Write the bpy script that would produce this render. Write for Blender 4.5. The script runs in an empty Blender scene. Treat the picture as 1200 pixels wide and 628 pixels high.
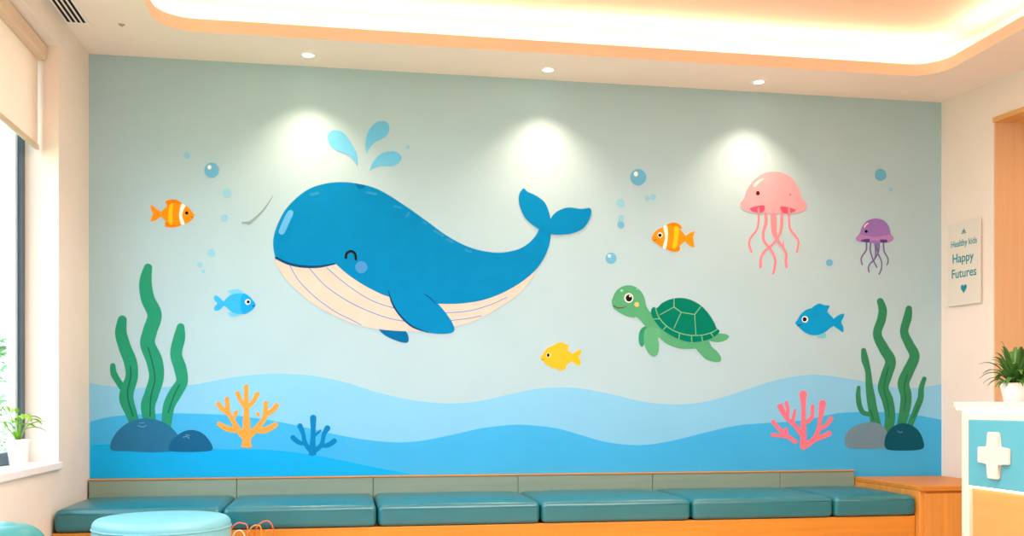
import bpy, bmesh, math, random
from mathutils import Vector, Matrix
from mathutils.geometry import delaunay_2d_cdt
random.seed(7)
S = bpy.context.scene
COL = S.collection
PI = math.pi

# ------------------------------------------------------------------ camera
FPX = 1150.0                       # focal length in pixels of the 1200 px frame
HORIZON = 474.0
YAW = math.radians(9.72)
CAM = Vector((1.53, -6.32, 1.0))
Fw = Vector((math.sin(YAW), math.cos(YAW), 0))
Rt = Vector((math.cos(YAW), -math.sin(YAW), 0))
cd = bpy.data.cameras.new('camera')
cam = bpy.data.objects.new('camera', cd)
COL.objects.link(cam)
cam.location = CAM
cam.rotation_euler = (PI / 2, 0, -YAW)
cd.sensor_fit = 'HORIZONTAL'
cd.sensor_width = 36
cd.lens = 36 * FPX / 1200
cd.shift_y = (HORIZON - 314) / 1200
cd.clip_start = 0.05
S.camera = cam

# ------------------------------------------------------------------ exposure, world, large lights
S.view_settings.view_transform = 'Standard'
S.view_settings.look = 'None'
S.view_settings.gamma = 1
S.view_settings.use_curve_mapping = False
S.view_settings.exposure = 0.0
S.cycles.use_denoising = True
S.cycles.max_bounces = 10
S.cycles.diffuse_bounces = 6
S.cycles.sample_clamp_indirect = 6

W = bpy.data.worlds.new('overcast_sky')
S.world = W
W.use_nodes = True
bg = W.node_tree.nodes['Background']
bg.inputs[0].default_value = (0.77, 0.875, 1.0, 1)
bg.inputs[1].default_value = 6.6

WARM = (1.0, 0.82, 0.71)
SOFT = (1.0, 0.93, 0.93)


def area(name, loc, rot, sx, sy, power, col, portal=False):
    l = bpy.data.lights.new(name, 'AREA')
    l.shape = 'RECTANGLE'
    l.size, l.size_y, l.energy, l.color = sx, sy, power, col
    if portal:
        l.cycles.is_portal = True
    o = bpy.data.objects.new(name, l)
    COL.objects.link(o)
    o.location, o.rotation_euler = loc, rot
    return o


# added fill light above the view, no fixture, and the window's daylight
area('overhead_fill_light', (2.9, -3.6, 3.12), (0, 0, 0), 3.2, 2.0, 205, SOFT)
area('window_portal', (-0.30, -2.6, 1.8), (0, -PI / 2, 0), 2.6, 4.4, 1, (1, 1, 1), True)
# LED runs lying in the ceiling cove, pointing up
COVE = 12.5
for (x, y, lx, ly) in ((2.9, -0.36, 4.8, 0.04), (0.38, -3.0, 0.04, 4.6), (5.42, -3.0, 0.04, 4.6), (2.9, -5.62, 4.5, 0.04)):
    area('cove_light', (x, y, 3.235), (PI, 0, 0), lx, ly, COVE * max(lx, ly) / 4.5, WARM)
for (x, y, a_) in ((5.38, -0.43, -PI / 4), (0.42, -0.43, PI / 4)):
    area('cove_light', (x, y, 3.235), (PI, 0, a_), 0.24, 0.04, COVE * 0.24 / 4.5, WARM)
# corridor lamp, warm
area('corridor_light', (6.6, -1.2, 2.80), (0, 0, 0), 0.6, 0.8, 6, (1.0, 0.52, 0.22))


# ------------------------------------------------------------------ helpers
def lin(c):
    c /= 255.0
    return c / 12.92 if c <= 0.04045 else ((c + 0.055) / 1.055) ** 2.4


MATS = {}


def mat(name, rgb, rough=0.6, spec=0.35, var=0.03, scale=6.0, bump=0.0, coat=0.0, emit=None, bscale=None):
    if name in MATS:
        return MATS[name]
    m = bpy.data.materials.new(name)
    m.use_nodes = True
    nt = m.node_tree
    b = nt.nodes['Principled BSDF']
    c = tuple(lin(v) for v in rgb)
    tc = nt.nodes.new('ShaderNodeTexCoord')
    nz = nt.nodes.new('ShaderNodeTexNoise')
    nz.inputs['Scale'].default_value = scale
    nz.inputs['Detail'].default_value = 4
    nt.links.new(tc.outputs['Object'], nz.inputs['Vector'])
    rp = nt.nodes.new('ShaderNodeValToRGB')
    rp.color_ramp.elements[0].position = 0.3
    rp.color_ramp.elements[1].position = 0.7
    rp.color_ramp.elements[0].color = tuple(max(0, v * (1 - var)) for v in c) + (1,)
    rp.color_ramp.elements[1].color = tuple(min(1, v * (1 + var)) for v in c) + (1,)
    nt.links.new(nz.outputs['Fac'], rp.inputs['Fac'])
    nt.links.new(rp.outputs['Color'], b.inputs['Base Color'])
    b.inputs['Roughness'].default_value = rough
    b.inputs['Specular IOR Level'].default_value = spec
    if coat:
        b.inputs['Coat Weight'].default_value = coat
        b.inputs['Coat Roughness'].default_value = 0.25
    if bump:
        n2 = nt.nodes.new('ShaderNodeTexNoise')
        n2.inputs['Scale'].default_value = bscale or scale * 20
        nt.links.new(tc.outputs['Object'], n2.inputs['Vector'])
        bp = nt.nodes.new('ShaderNodeBump')
        bp.inputs['Strength'].default_value = bump
        bp.inputs['Distance'].default_value = 0.004
        nt.links.new(n2.outputs['Fac'], bp.inputs['Height'])
        nt.links.new(bp.outputs['Normal'], b.inputs['Normal'])
    if emit:
        b.inputs['Emission Color'].default_value = tuple(emit[0]) + (1,)
        b.inputs['Emission Strength'].default_value = emit[1]
    MATS[name] = m
    return m


def wood(name, rgb, axis=0, rough=0.45, var=0.16):
    if name in MATS:
        return MATS[name]
    m = bpy.data.materials.new(name)
    m.use_nodes = True
    nt = m.node_tree
    b = nt.nodes['Principled BSDF']
    c = tuple(lin(v) for v in rgb)
    tc = nt.nodes.new('ShaderNodeTexCoord')
    mp = nt.nodes.new('ShaderNodeMapping')
    sc = [26.0, 26.0, 26.0]
    sc[axis] = 1.2
    mp.inputs['Scale'].default_value = sc
    nz = nt.nodes.new('ShaderNodeTexNoise')
    nz.inputs['Scale'].default_value = 1.0
    nz.inputs['Detail'].default_value = 6
    nz.inputs['Distortion'].default_value = 0.6
    rp = nt.nodes.new('ShaderNodeValToRGB')
    rp.color_ramp.elements[0].position = 0.3
    rp.color_ramp.elements[1].position = 0.72
    rp.color_ramp.elements[0].color = tuple(v * (1 - var) for v in c) + (1,)
    rp.color_ramp.elements[1].color = tuple(min(1, v * (1 + var * 0.6)) for v in c) + (1,)
    nt.links.new(tc.outputs['Object'], mp.inputs['Vector'])
    nt.links.new(mp.outputs['Vector'], nz.inputs['Vector'])
    nt.links.new(nz.outputs['Fac'], rp.inputs['Fac'])
    nt.links.new(rp.outputs['Color'], b.inputs['Base Color'])
    b.inputs['Roughness'].default_value = rough
    MATS[name] = m
    return m


def glass_mat():
    m = bpy.data.materials.new('window_glass')
    m.use_nodes = True
    nt = m.node_tree
    nt.nodes.clear()
    out = nt.nodes.new('ShaderNodeOutputMaterial')
    tr = nt.nodes.new('ShaderNodeBsdfTransparent')
    tr.inputs[0].default_value = (0.93, 0.97, 0.98, 1)
    gl = nt.nodes.new('ShaderNodeBsdfGlossy')
    gl.inputs['Roughness'].default_value = 0.02
    mx = nt.nodes.new('ShaderNodeMixShader')
    mx.inputs[0].default_value = 0.06
    nt.links.new(tr.outputs[0], mx.inputs[1])
    nt.links.new(gl.outputs[0], mx.inputs[2])
    nt.links.new(mx.outputs[0], out.inputs[0])
    return m


def root_loc(o):
    v = Vector((0, 0, 0))
    while o is not None:
        v += o.location
        o = o.parent
    return v


def obj(name, bm, m, parent=None, smooth=False, origin=None):
    """Link a bmesh whose vertices are in world space as one mesh object."""
    bmesh.ops.recalc_face_normals(bm, faces=bm.faces[:])
    me = bpy.data.meshes.new(name)
    if origin is None:
        if parent is None:
            n = max(1, len(bm.verts))
            origin = sum((v.co for v in bm.verts), Vector()) / n
            origin = Vector((origin.x, origin.y, min(v.co.z for v in bm.verts)))
        else:
            origin = root_loc(parent)
    origin = Vector(origin)
    for v in bm.verts:
        v.co -= origin
    if smooth:
        for f in bm.faces:
            f.smooth = True
    bm.to_mesh(me)
    bm.free()
    ms = m if isinstance(m, (list, tuple)) else [m]
    for x in ms:
        me.materials.append(x)
    o = bpy.data.objects.new(name, me)
    COL.objects.link(o)
    if parent is None:
        o.location = origin
    else:
        o.parent = parent
    return o


def tag(o, label=None, cat=None, group=None, kind=None):
    if label: o['label'] = label
    if cat: o['category'] = cat
    if group: o['group'] = group
    if kind: o['kind'] = kind
    return o


def thing(name, label, cat, loc, group=None):
    o = bpy.data.objects.new(name, None)
    o.empty_display_size = 0.05
    COL.objects.link(o)
    o.location = loc
    return tag(o, label, cat, group)


def struct(name, bm, m, parent=None, smooth=False):
    o = obj(name, bm, m, parent, smooth)
    o['kind'] = 'structure'
    return o


def add_box(bm, lo, hi, bevel=0.0, seg=2):
    lo, hi = Vector(lo), Vector(hi)
    r = bmesh.ops.create_cube(bm, size=1)
    vs = r['verts']
    for v in vs:
        v.co = Vector((lo[i] + (v.co[i] + 0.5) * (hi[i] - lo[i]) for i in range(3)))
    if bevel:
        es = list({e for v in vs for e in v.link_edges})
        bmesh.ops.bevel(bm, geom=es, offset=bevel, segments=seg, profile=0.5, affect='EDGES')
    return bm


def box(lo, hi, bevel=0.0, seg=2):
    return add_box(bmesh.new(), lo, hi, bevel, seg)


def add_prism(bm, xy, z0, z1):
    a = [bm.verts.new((x, y, z0)) for x, y in xy]
    b = [bm.verts.new((x, y, z1)) for x, y in xy]
    n = len(xy)
    bm.faces.new(list(reversed(a)))
    bm.faces.new(b)
    for i in range(n):
        bm.faces.new((a[i], a[(i + 1) % n], b[(i + 1) % n], b[i]))
    return bm


def add_lathe(bm, prof, cx, cy, n=48):
    rings = []
    for r, z in prof:
        if r < 1e-5:
            rings.append([bm.verts.new((cx, cy, z))])
        else:
            rings.append([bm.verts.new((cx + r * math.cos(2 * PI * k / n), cy + r * math.sin(2 * PI * k / n), z)) for k in range(n)])
    for a, b in zip(rings, rings[1:]):
        for k in range(n):
            k2 = (k + 1) % n
            if len(a) == 1 and len(b) > 1:
                bm.faces.new((a[0], b[k2], b[k]))
            elif len(b) == 1 and len(a) > 1:
                bm.faces.new((a[k], a[k2], b[0]))
            elif len(a) > 1:
                bm.faces.new((a[k], a[k2], b[k2], b[k]))
    return bm


def add_tube(bm, pts, r, n=10):
    pts = [Vector(p) for p in pts]
    rings = []
    up = Vector((0.13, 0.31, 0.94))
    for i, p in enumerate(pts):
        d = (pts[min(i + 1, len(pts) - 1)] - pts[max(i - 1, 0)]).normalized()
        u = d.cross(up)
        if u.length < 1e-4:
            u = d.cross(Vector((1, 0, 0)))
        u.normalize()
        w = d.cross(u)
        rr = r[i] if isinstance(r, (list, tuple)) else r
        rings.append([bm.verts.new(p + (u * math.cos(2 * PI * k / n) + w * math.sin(2 * PI * k / n)) * rr) for k in range(n)])
    for a, b in zip(rings, rings[1:]):
        for k in range(n):
            bm.faces.new((a[k], a[(k + 1) % n], b[(k + 1) % n], b[k]))
    bm.faces.new(rings[0][::-1])
    bm.faces.new(rings[-1])
    return bm


def rounded_box(lo, hi, r, crown=0.0, n=26):
    """Upholstered block: rounded edges and a gently crowned top."""
    lo, hi = Vector(lo), Vector(hi)
    c, h = (lo + hi) / 2, (hi - lo) / 2
    bm = bmesh.new()
    grids = [[None] * 3 for _ in range(3)]

    def ticks(i):
        k = 6
        e = [-h[i] + r * (1 - math.cos(PI / 2 * j / k)) for j in range(k + 1)]
        mid = [(-h[i] + r) + (2 * (h[i] - r)) * j / 10 for j in range(1, 10)]
        return e + mid + [-v for v in reversed(e)]
    T = [ticks(i) for i in range(3)]
    cache = {}

    def vert(p):
        key = tuple(round(v, 6) for v in p)
        if key in cache:
            return cache[key]
        p = Vector(p)
        q = Vector((max(-h[i] + r, min(h[i] - r, p[i])) for i in range(3)))
        d = p - q
        out = q + d.normalized() * r if d.length > 1e-9 else p
        if p.z > 0:
            out.z += crown * (1 - (p.x / h.x) ** 4) * (1 - (p.y / h.y) ** 4) * (p.z / h.z)
        cache[key] = bm.verts.new(out + c)
        return cache[key]
    for ax in range(3):
        u, v = (ax + 1) % 3, (ax + 2) % 3
        for s in (-1, 1):
            for i in range(len(T[u]) - 1):
                for j in range(len(T[v]) - 1):
                    q = []
                    for (a, b) in ((i, j), (i + 1, j), (i + 1, j + 1), (i, j + 1)):
                        p = [0, 0, 0]
                        p[ax] = s * h[ax]
                        p[u], p[v] = T[u][a], T[v][b]
                        q.append(vert(p))
                    try:
                        bm.faces.new(q)
                    except ValueError:
                        pass
    return bm


# ---- flat paint shapes on the mural wall: traced outlines carried onto the wall plane
def wall_pt(px, py, off):
    d = Fw + Rt * ((px - 600) / FPX) + Vector((0, 0, (HORIZON - py) / FPX))
    t = (-off - CAM.y) / d.y
    return CAM + d * t


def spline(pts, closed=True, n=8):
    out = []
    N = len(pts)
    rng = range(N) if closed else range(N - 1)
    for i in rng:
        if closed:
            p0, p1, p2, p3 = pts[i - 1], pts[i], pts[(i + 1) % N], pts[(i + 2) % N]
        else:
            p0, p1, p2, p3 = pts[max(i - 1, 0)], pts[i], pts[i + 1], pts[min(i + 2, N - 1)]
        for k in range(n):
            t = k / n
            out.append(tuple(0.5 * (2 * b + (c - a) * t + (2 * a - 5 * b + 4 * c - d) * t * t + (3 * b - a - 3 * c + d) * t ** 3)
                             for a, b, c, d in zip(p0, p1, p2, p3)))
    if not closed:
        out.append(tuple(pts[-1]))
    return out


def segs(*lists):
    """Outline made of smooth runs that meet at corners."""
    out = []
    for l in lists:
        out += spline(l, False)[:-1] if len(l) > 2 else [l[0]]
    return out


def ellipse(cx, cy, rx, ry=None, n=32):
    ry = ry or rx
    return [(cx + rx * math.cos(2 * PI * k / n), cy + ry * math.sin(2 * PI * k / n)) for k in range(n)]


def stroke(pts, w, n=8):
    """Outline of a round-ended brush stroke with a width at each point."""
    if not isinstance(w, (list, tuple)):
        w = [w] * len(pts)
    p = spline([(a[0], a[1], b) for a, b in zip(pts, w)], False, n)
    L, R = [], []
    for i, (x, y, ww) in enumerate(p):
        a, b = p[max(i - 1, 0)], p[min(i + 1, len(p) - 1)]
        dx, dy = b[0] - a[0], b[1] - a[1]
        q = math.hypot(dx, dy) or 1
        nx, ny = -dy / q, dx / q
        L.append((x + nx * ww / 2, y + ny * ww / 2))
        R.append((x - nx * ww / 2, y - ny * ww / 2))

    def cap(c, frm):
        a0 = math.atan2(frm[1] - c[1], frm[0] - c[0])
        r = math.hypot(frm[0] - c[0], frm[1] - c[1])
        return [(c[0] + r * math.cos(a0 - PI * k / 8), c[1] + r * math.sin(a0 - PI * k / 8)) for k in range(1, 8)]
    return L + cap(p[-1], L[-1]) + R[::-1] + cap(p[0], R[0])


class Frame:
    """Pixel frame of an enlarged crop: origin and scale."""
    def __init__(s, ox, oy, k): s.ox, s.oy, s.k = ox, oy, k
    def __call__(s, pts): return [(s.ox + x / s.k, s.oy + y / s.k) for x, y in pts]


LAYER = 0.0005


def paint(bm, px, layer, lift=0.0):
    """One painted patch: even triangles inside the outline plus a thin rim."""
    off = 0.0008 + layer * LAYER + lift
    p = []
    for q in px:
        if not p or (q[0] - p[-1][0]) ** 2 + (q[1] - p[-1][1]) ** 2 > 0.01:
            p.append(q)
    if (p[0][0] - p[-1][0]) ** 2 + (p[0][1] - p[-1][1]) ** 2 < 0.01:
        p.pop()
    xs, ys = [q[0] for q in p], [q[1] for q in p]
    x0, x1, y0, y1 = min(xs), max(xs), min(ys), max(ys)
    step = max(3.0, math.sqrt((x1 - x0) * (y1 - y0) / 350))
    n = len(p)
    pts = [Vector(q) for q in p]
    if (x1 - x0) > 24 and (y1 - y0) > 24:
        for i in range(1, int((x1 - x0) / step)):
            for j in range(1, int((y1 - y0) / step)):
                pts.append(Vector((x0 + i * step + 0.37 * (j % 2), y0 + j * step + 0.21)))
    vs, es, fs, _, _, _ = delaunay_2d_cdt(pts, [], [list(range(n))], 1, 1e-4)
    used = sorted({i for f in fs for i in f})
    bv = {i: bm.verts.new(wall_pt(vs[i].x, vs[i].y, off)) for i in used}
    count = {}
    for f in fs:
        bm.faces.new([bv[i] for i in f])
        for k in range(len(f)):
            e = (f[k], f[(k + 1) % len(f)])
            key = (min(e), max(e))
            count[key] = None if key in count else e
    back = {}
    for e in count.values():
        if e:
            for i in e:
                if i not in back:
                    c = bv[i].co
                    back[i] = bm.verts.new((c.x, c.y + LAYER * 0.9, c.z))
            bm.faces.new((bv[e[0]], back[e[0]], back[e[1]], bv[e[1]]))


SPLIT = {'underside', 'head_spot', 'inner_tentacle'}


def decal(name, outlines, layer, m, parent=None, label=None):
    if name in SPLIT and len(outlines) > 1:
        return [decal(name, [o], layer, m, parent, label) for o in outlines]
    bm = bmesh.new()
    for i, o in enumerate(outlines):
        paint(bm, o, layer, i * 0.00003)
    me_o = obj(name, bm, m, parent)
    if label:
        me_o['label'] = label
    return me_o


def mural_root(name, label, cat, px, py, group=None):
    return thing(name, label, cat, wall_pt(px, py, 0.001), group)


# ------------------------------------------------------------------ room structure
H1 = 3.133          # lower ceiling (soffit)
H2 = 3.40           # raised tray ceiling
M_mural = mat('mural_wall_paint', (169, 203, 213), 0.75, 0.2, 0.02, 2.5, 0.15, bscale=300)
M_cream = mat('cream_wall_paint', (236, 227, 214), 0.8, 0.2, 0.015, 3, 0.12, bscale=300)
M_ceil = mat('ceiling_paint', (250, 238, 226), 0.85, 0.15, 0.01, 3)
M_white = mat('white_lacquer', (244, 240, 234), 0.4, 0.4, 0.01)
M_floor = wood('floor_oak', (226, 202, 182), 1, 0.4)


def rw(s):          # right wall line, run s from the mural corner towards the camera
    return (5.69 + 0.1 * s, -0.71 * s)


struct('wall_back', box((-0.25, 0.0, 0), (6.0, 0.15, 3.6)), M_mural)
struct('floor', box((-0.25, -9.2, -0.1), (8.2, 0.15, 0)), M_floor)
# left wall with a wide window opening Y -0.64 .. -4.6, z 0.69 .. 2.95
WY0, WY1, WZ0, WZ1 = -0.64, -4.6, 0.66, 2.95
bm = bmesh.new()
add_box(bm, (-0.25, WY0, 0), (0, 0.0, 3.6))
add_box(bm, (-0.25, WY1, 0), (0, WY0, WZ0))
add_box(bm, (-0.25, WY1, WZ1), (0, WY0, 3.6))
add_box(bm, (-0.25, -9.2, 0), (0, WY1, 3.6))
struct('wall_left', bm, M_cream)
# right wall with a corridor opening
OH = 2.87
bm = bmesh.new()
a, b, c, d = rw(0), rw(0.676), rw(3.1), rw(12.95)
add_prism(bm, [a, b, (8.0, b[1]), (8.0, 0)], 0, 3.6)
add_prism(bm, [b, c, (c[0] + 0.2, c[1]), (b[0] + 0.2, b[1])], OH, 3.6)
add_prism(bm, [c, d, (8.0, d[1]), (8.0, c[1])], 0, 3.6)
struct('wall_right', bm, M_cream)
M_corr = mat('corridor_paint', (236, 205, 165), 0.75, 0.2, 0.015, 3)
bm = bmesh.new()
add_box(bm, (8.0, c[1] - 0.3, 0), (8.15, b[1] + 0.3, 3.0))
struct('wall_corridor', bm, M_corr)
bm = bmesh.new()
add_prism(bm, [(b[0] + 0.2, b[1]), (c[0] + 0.2, c[1]), (8.0, c[1]), (8.0, b[1])], OH, 2.95)
struct('ceiling_corridor', bm, M_corr)
M_oak = wood('oak_trim', (226, 172, 100), 1, 0.45)
M_oakv = wood('oak_trim_upright', (226, 172, 100), 2, 0.45)
bm = bmesh.new()
t0, t1 = rw(0.66), rw(3.1)
add_prism(bm, [(t0[0] - 0.012, b[1] + 0.0), (t1[0] - 0.012, t1[1]), (t1[0] + 0.21, t1[1]), (b[0] + 0.21, b[1])], OH - 0.012, OH + 0.02)
struct('trim_1', bm, M_oak)
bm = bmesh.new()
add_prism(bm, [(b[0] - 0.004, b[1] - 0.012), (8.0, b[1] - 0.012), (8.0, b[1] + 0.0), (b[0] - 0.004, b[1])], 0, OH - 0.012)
struct('trim_2', bm, wood('pale_orange_lining', (228, 192, 148), 2, 0.5, 0.05))  # pale orange lining with upright grain over the jamb face
struct('wall_rear', box((-0.25, -9.35, 0), (8.2, -9.2, 3.6)), M_cream)

# ceiling: soffit ring around a rounded tray, with a cove above its lip
TX0, TX1, TY0, TY1, TR = 0.49, 5.33, -5.50, -0.48, 0.2


def round_rect(x0, x1, y0, y1, r, n=10):
    out = []
    for cx, cy, a0 in ((x1 - r, y1 - r, 0), (x0 + r, y1 - r, PI / 2), (x0 + r, y0 + r, PI), (x1 - r, y0 + r, 1.5 * PI)):
        for k in range(n + 1):
            a_ = a0 + PI / 2 * k / n
            out.append((cx + r * math.cos(a_), cy + r * math.sin(a_)))
    return out


bm = bmesh.new()
hole = round_rect(TX0, TX1, TY0, TY1, TR)
ox0, ox1, oy0, oy1 = -0.25, 8.0, -9.2, 0.0
cxm, cym = (TX0 + TX1) / 2, (TY0 + TY1) / 2
# insert points towards the outer corners so the ring keeps them
for X, Y in ((ox0, oy0), (ox1, oy0), (ox1, oy1), (ox0, oy1)):
    best, bt = None, None
    for i in range(len(hole)):
        p, q = Vector(hole[i]), Vector(hole[(i + 1) % len(hole)])
        dd = Vector((X - cxm, Y - cym))
        e = q - p
        den = dd.x * e.y - dd.y * e.x
        if abs(den) < 1e-9:
            continue
        w = p - Vector((cxm, cym))
        t_ = (w.x * e.y - w.y * e.x) / den
        u_ = (w.x * dd.y - w.y * dd.x) / den
        if t_ > 0 and 0 <= u_ < 1:
            best, bt = i, (cxm + dd.x * t_, cym + dd.y * t_)
    hole.insert(best + 1, bt)


def outer(p):
    dx, dy = p[0] - cxm, p[1] - cym
    t_ = 1e9
    for lim, d_, o_ in ((ox0, dx, cxm), (ox1, dx, cxm), (oy0, dy, cym), (oy1, dy, cym)):
        if abs(d_) > 1e-9 and (lim - o_) / d_ > 0:
            t_ = min(t_, (lim - o_) / d_)
    return (cxm + dx * t_, cym + dy * t_)


out = [outer(p) for p in hole]
n = len(hole)
rings = [[bm.verts.new((x, y, z)) for x, y in L] for L, z in ((out, H1), (hole, H1), (hole, H1 + 0.075), (out, H1 + 0.075))]
for r0, r1 in zip(rings, rings[1:]):
    for i in range(n):
        j = (i + 1) % n
        try:
            bm.faces.new((r0[i], r0[j], r1[j], r1[i]))
        except ValueError:
            pass
M_peach = mat('cove_tinted_paint', (244, 216, 190), 0.85, 0.15, 0.01, 3)  # peach tint of the warm cove light put into the tray and lip colour
for f in bm.faces:
    if abs(f.calc_center_median().z - H1 - 0.0375) < 0.005 and len(f.verts) == 4 and f.calc_center_median().x > 0.1 and f.calc_center_median().y < -0.2 and f.calc_center_median().y > -6 and f.calc_center_median().x < 6:
        f.material_index = 1
struct('ceiling', bm, [M_ceil, M_peach])
struct('ceiling_tray', box((-0.2, -9.2, H2), (8.0, 0.0, H2 + 0.1)), mat('cove_tinted_paint', (244, 216, 190), 0.85, 0.15, 0.01, 3))
bm = bmesh.new()
cov0, cov1 = round_rect(TX0 - 0.26, TX1 + 0.26, TY0 - 0.26, TY1 + 0.26, 0.4), round_rect(TX0 - 0.3, TX1 + 0.3, TY0 - 0.3, TY1 + 0.3, 0.44)
rr = [[bm.verts.new((x, y, z)) for x, y in L] for L, z in ((cov0, H1 + 0.075), (cov0, H2), (cov1, H2), (cov1, H1 + 0.075))]
n = len(cov0)
for k in range(4):
    r0, r1 = rr[k], rr[(k + 1) % 4]
    for i in range(n):
        j = (i + 1) % n
        bm.faces.new((r0[i], r0[j], r1[j], r1[i]))
struct('trim_3', bm, M_ceil)

# window: frame, mullions, glass, sill
M_frame = mat('anthracite_frame', (54, 84, 104), 0.4, 0.5, 0.05)
M_silver = mat('pale_metal_bead', (205, 222, 232), 0.35, 0.5, 0.02)
bm = bmesh.new()
fx0, fx1 = -0.235, -0.17
add_box(bm, (fx0, WY0 - 0.085, WZ0 + 0.03), (fx1, WY0 - 0.0, WZ1), 0.004)
add_box(bm, (fx0, WY1, WZ0 + 0.03), (fx1, WY1 + 0.085, WZ1), 0.004)
add_box(bm, (fx0, WY1, WZ1 - 0.07), (fx1, WY0, WZ1), 0.004)
add_box(bm, (fx0, WY1, WZ0 + 0.03), (fx1, WY0, WZ0 + 0.095), 0.004)
for y in (-1.95, -3.25):
    add_box(bm, (fx0, y - 0.04, WZ0 + 0.03), (fx1, y + 0.04, WZ1), 0.004)
win = struct('window_1', bm, M_frame)
bm = bmesh.new()
add_box(bm, (fx0 + 0.01, WY0 - 0.125, WZ0 + 0.09), (fx1 - 0.012, WY0 - 0.085, WZ1 - 0.07), 0.004)
struct('glazing_bead', bm, M_silver, win)
bm = bmesh.new()
for y0, y1 in ((-1.91, WY0 - 0.085), (-3.21, -1.99), (WY1 + 0.085, -3.29)):
    add_box(bm, (-0.206, y0, WZ0 + 0.095), (-0.200, y1, WZ1 - 0.07))
struct('pane', bm, glass_mat(), win)
bm = box((-0.2, WY1, WZ0 - 0.01), (0.022, WY0 - 0.002, WZ0 + 0.03), 0.006)
struct('window_sill', bm, M_white, win)

# ------------------------------------------------------------------ mural: rolling water bands on the wall
FA = Frame(100, 420, 2.2222)
FB = Frame(600, 420, 2.353)
wall_back = bpy.data.objects['wall_back']
top1 = FA([(0, 62), (60, 72), (130, 76), (200, 75), (280, 68), (380, 50), (450, 42), (520, 40), (600, 46), (680, 63), (760, 88), (850, 108), (940, 117), (1020, 112)]) + \
    FB([(-20, 102), (60, 85), (130, 80), (200, 84), (280, 100), (350, 117), (420, 126), (490, 125), (560, 113), (640, 88), (720, 62), (800, 47), (860, 46), (940, 58), (1010, 72), (1080, 82), (1140, 78), (1190, 70)])
top2 = FA([(0, 168), (60, 153), (130, 146), (220, 143), (330, 145), (420, 152), (520, 168), (640, 195), (720, 210), (800, 218), (870, 215), (950, 200), (1030, 182)]) + \
    FB([(0, 183), (50, 184), (120, 192), (180, 208), (250, 228), (320, 238), (380, 237), (450, 225), (530, 205), (620, 185), (700, 178), (780, 173), (840, 163), (900, 151), (980, 147), (1060, 150), (1120, 157), (1190, 170)])
top3 = FA([(0, 226), (100, 222), (220, 230), (350, 236), (480, 238), (600, 252), (700, 272), (800, 292), (860, 304), (930, 325)])


def band(top, right):
    p = spline(top, False)
    p[0] = (105.4, p[0][1])
    p = [(max(105.4, min(x, 1103.4)), y) for x, y in p]
    return p + [(p[-1][0], 585), (105.4, 585)] if right else p + [(105.4, 585)]


M_w1 = mat('mural_pale_water', (130, 198, 232), 0.75, 0.06, 0.03, 2)
M_w2 = mat('mural_mid_water', (66, 176, 230), 0.75, 0.06, 0.03, 2)
M_w3 = mat('mural_deep_water', (22, 172, 236), 0.75, 0.06, 0.03, 2)


def wall_child(name, outlines, layer, m):
    bm = bmesh.new()
    for o in outlines:
        paint(bm, o, layer)
    return struct(name, bm, m, wall_back)


wall_child('pale_water_band', [band(top1, True)], 0, M_w1)
wall_child('blue_water_band', [band(top2, True)], 1, M_w2)
wall_child('deep_water_band', [band(top3, False)], 2, M_w3)

# ------------------------------------------------------------------ banquette bench along the mural
M_bench = mat('teal_leatherette', (18, 108, 118), 0.30, 0.75, 0.04, 5, 0.12, bscale=260)
M_rail = wood('greige_laminate', (132, 154, 138), 0, 0.5, 0.06)
M_benchwood = wood('honey_oak', (208, 134, 40), 0, 0.45, 0.14)
M_benchwoodv = wood('honey_oak_upright', (214, 146, 62), 2, 0.45, 0.14)
XS = [0.012, 0.876, 1.713, 2.644, 3.552, 4.454, 5.0]
BY, SEAT, CB = -0.80, 0.452, 0.318
bench = thing('banquette_bench', 'long built-in oak bench with low back rail below the mural', 'bench', (2.5, -0.4, 0))
obj('bench_base', box((0.005, BY + 0.02, 0.08), (5.0, -0.004, CB - 0.002), 0.004), M_benchwood, bench)
obj('toe_kick', box((0.005, BY + 0.08, 0.0), (5.0, -0.02, 0.08)), M_frame, bench)
rail_top = 0.548
for i in range(6):
    obj('back_rail', box((XS[i] + 0.0015, -0.05, CB), (XS[i + 1] - 0.0015, -0.006, rail_top - 0.008), 0.002), M_rail, bench)
obj('rail_cap', box((XS[0], -0.056, rail_top - 0.008), (5.0, -0.006, rail_top), 0.002), M_benchwood, bench)
seat_labels = ['teal seat cushion at the left wall, behind the round ottoman',
               'teal seat cushion directly behind the bead maze toy',
               'teal seat cushion below the whale flipper, third from the left wall',
               'teal seat cushion below the yellow fish and turtle head',
               'teal seat cushion below the turtle, fifth from the left wall',
               'shortest teal seat cushion, against the wooden end cabinet']
for i in range(6):
    g = 0.004
    root = thing('seat_cushion', seat_labels[i], 'cushion', ((XS[i] + XS[i + 1]) / 2, -0.43, CB), 'teal cushions along the bench')
    obj('cushion_body', rounded_box((XS[i] + g, BY, CB), (XS[i + 1] - g, -0.054, SEAT - 0.012), 0.032, 0.014), M_bench, root, True)
    bm = bmesh.new()
    z = SEAT - 0.036
    x0, x1 = XS[i] + g + 0.03, XS[i + 1] - g - 0.03
    add_tube(bm, [(x0, BY + 0.003, z), ((x0 + x1) / 2, BY + 0.003, z), (x1, BY + 0.003, z)], 0.0035, 8)
    obj('front_piping', bm, M_bench, root, True)

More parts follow.
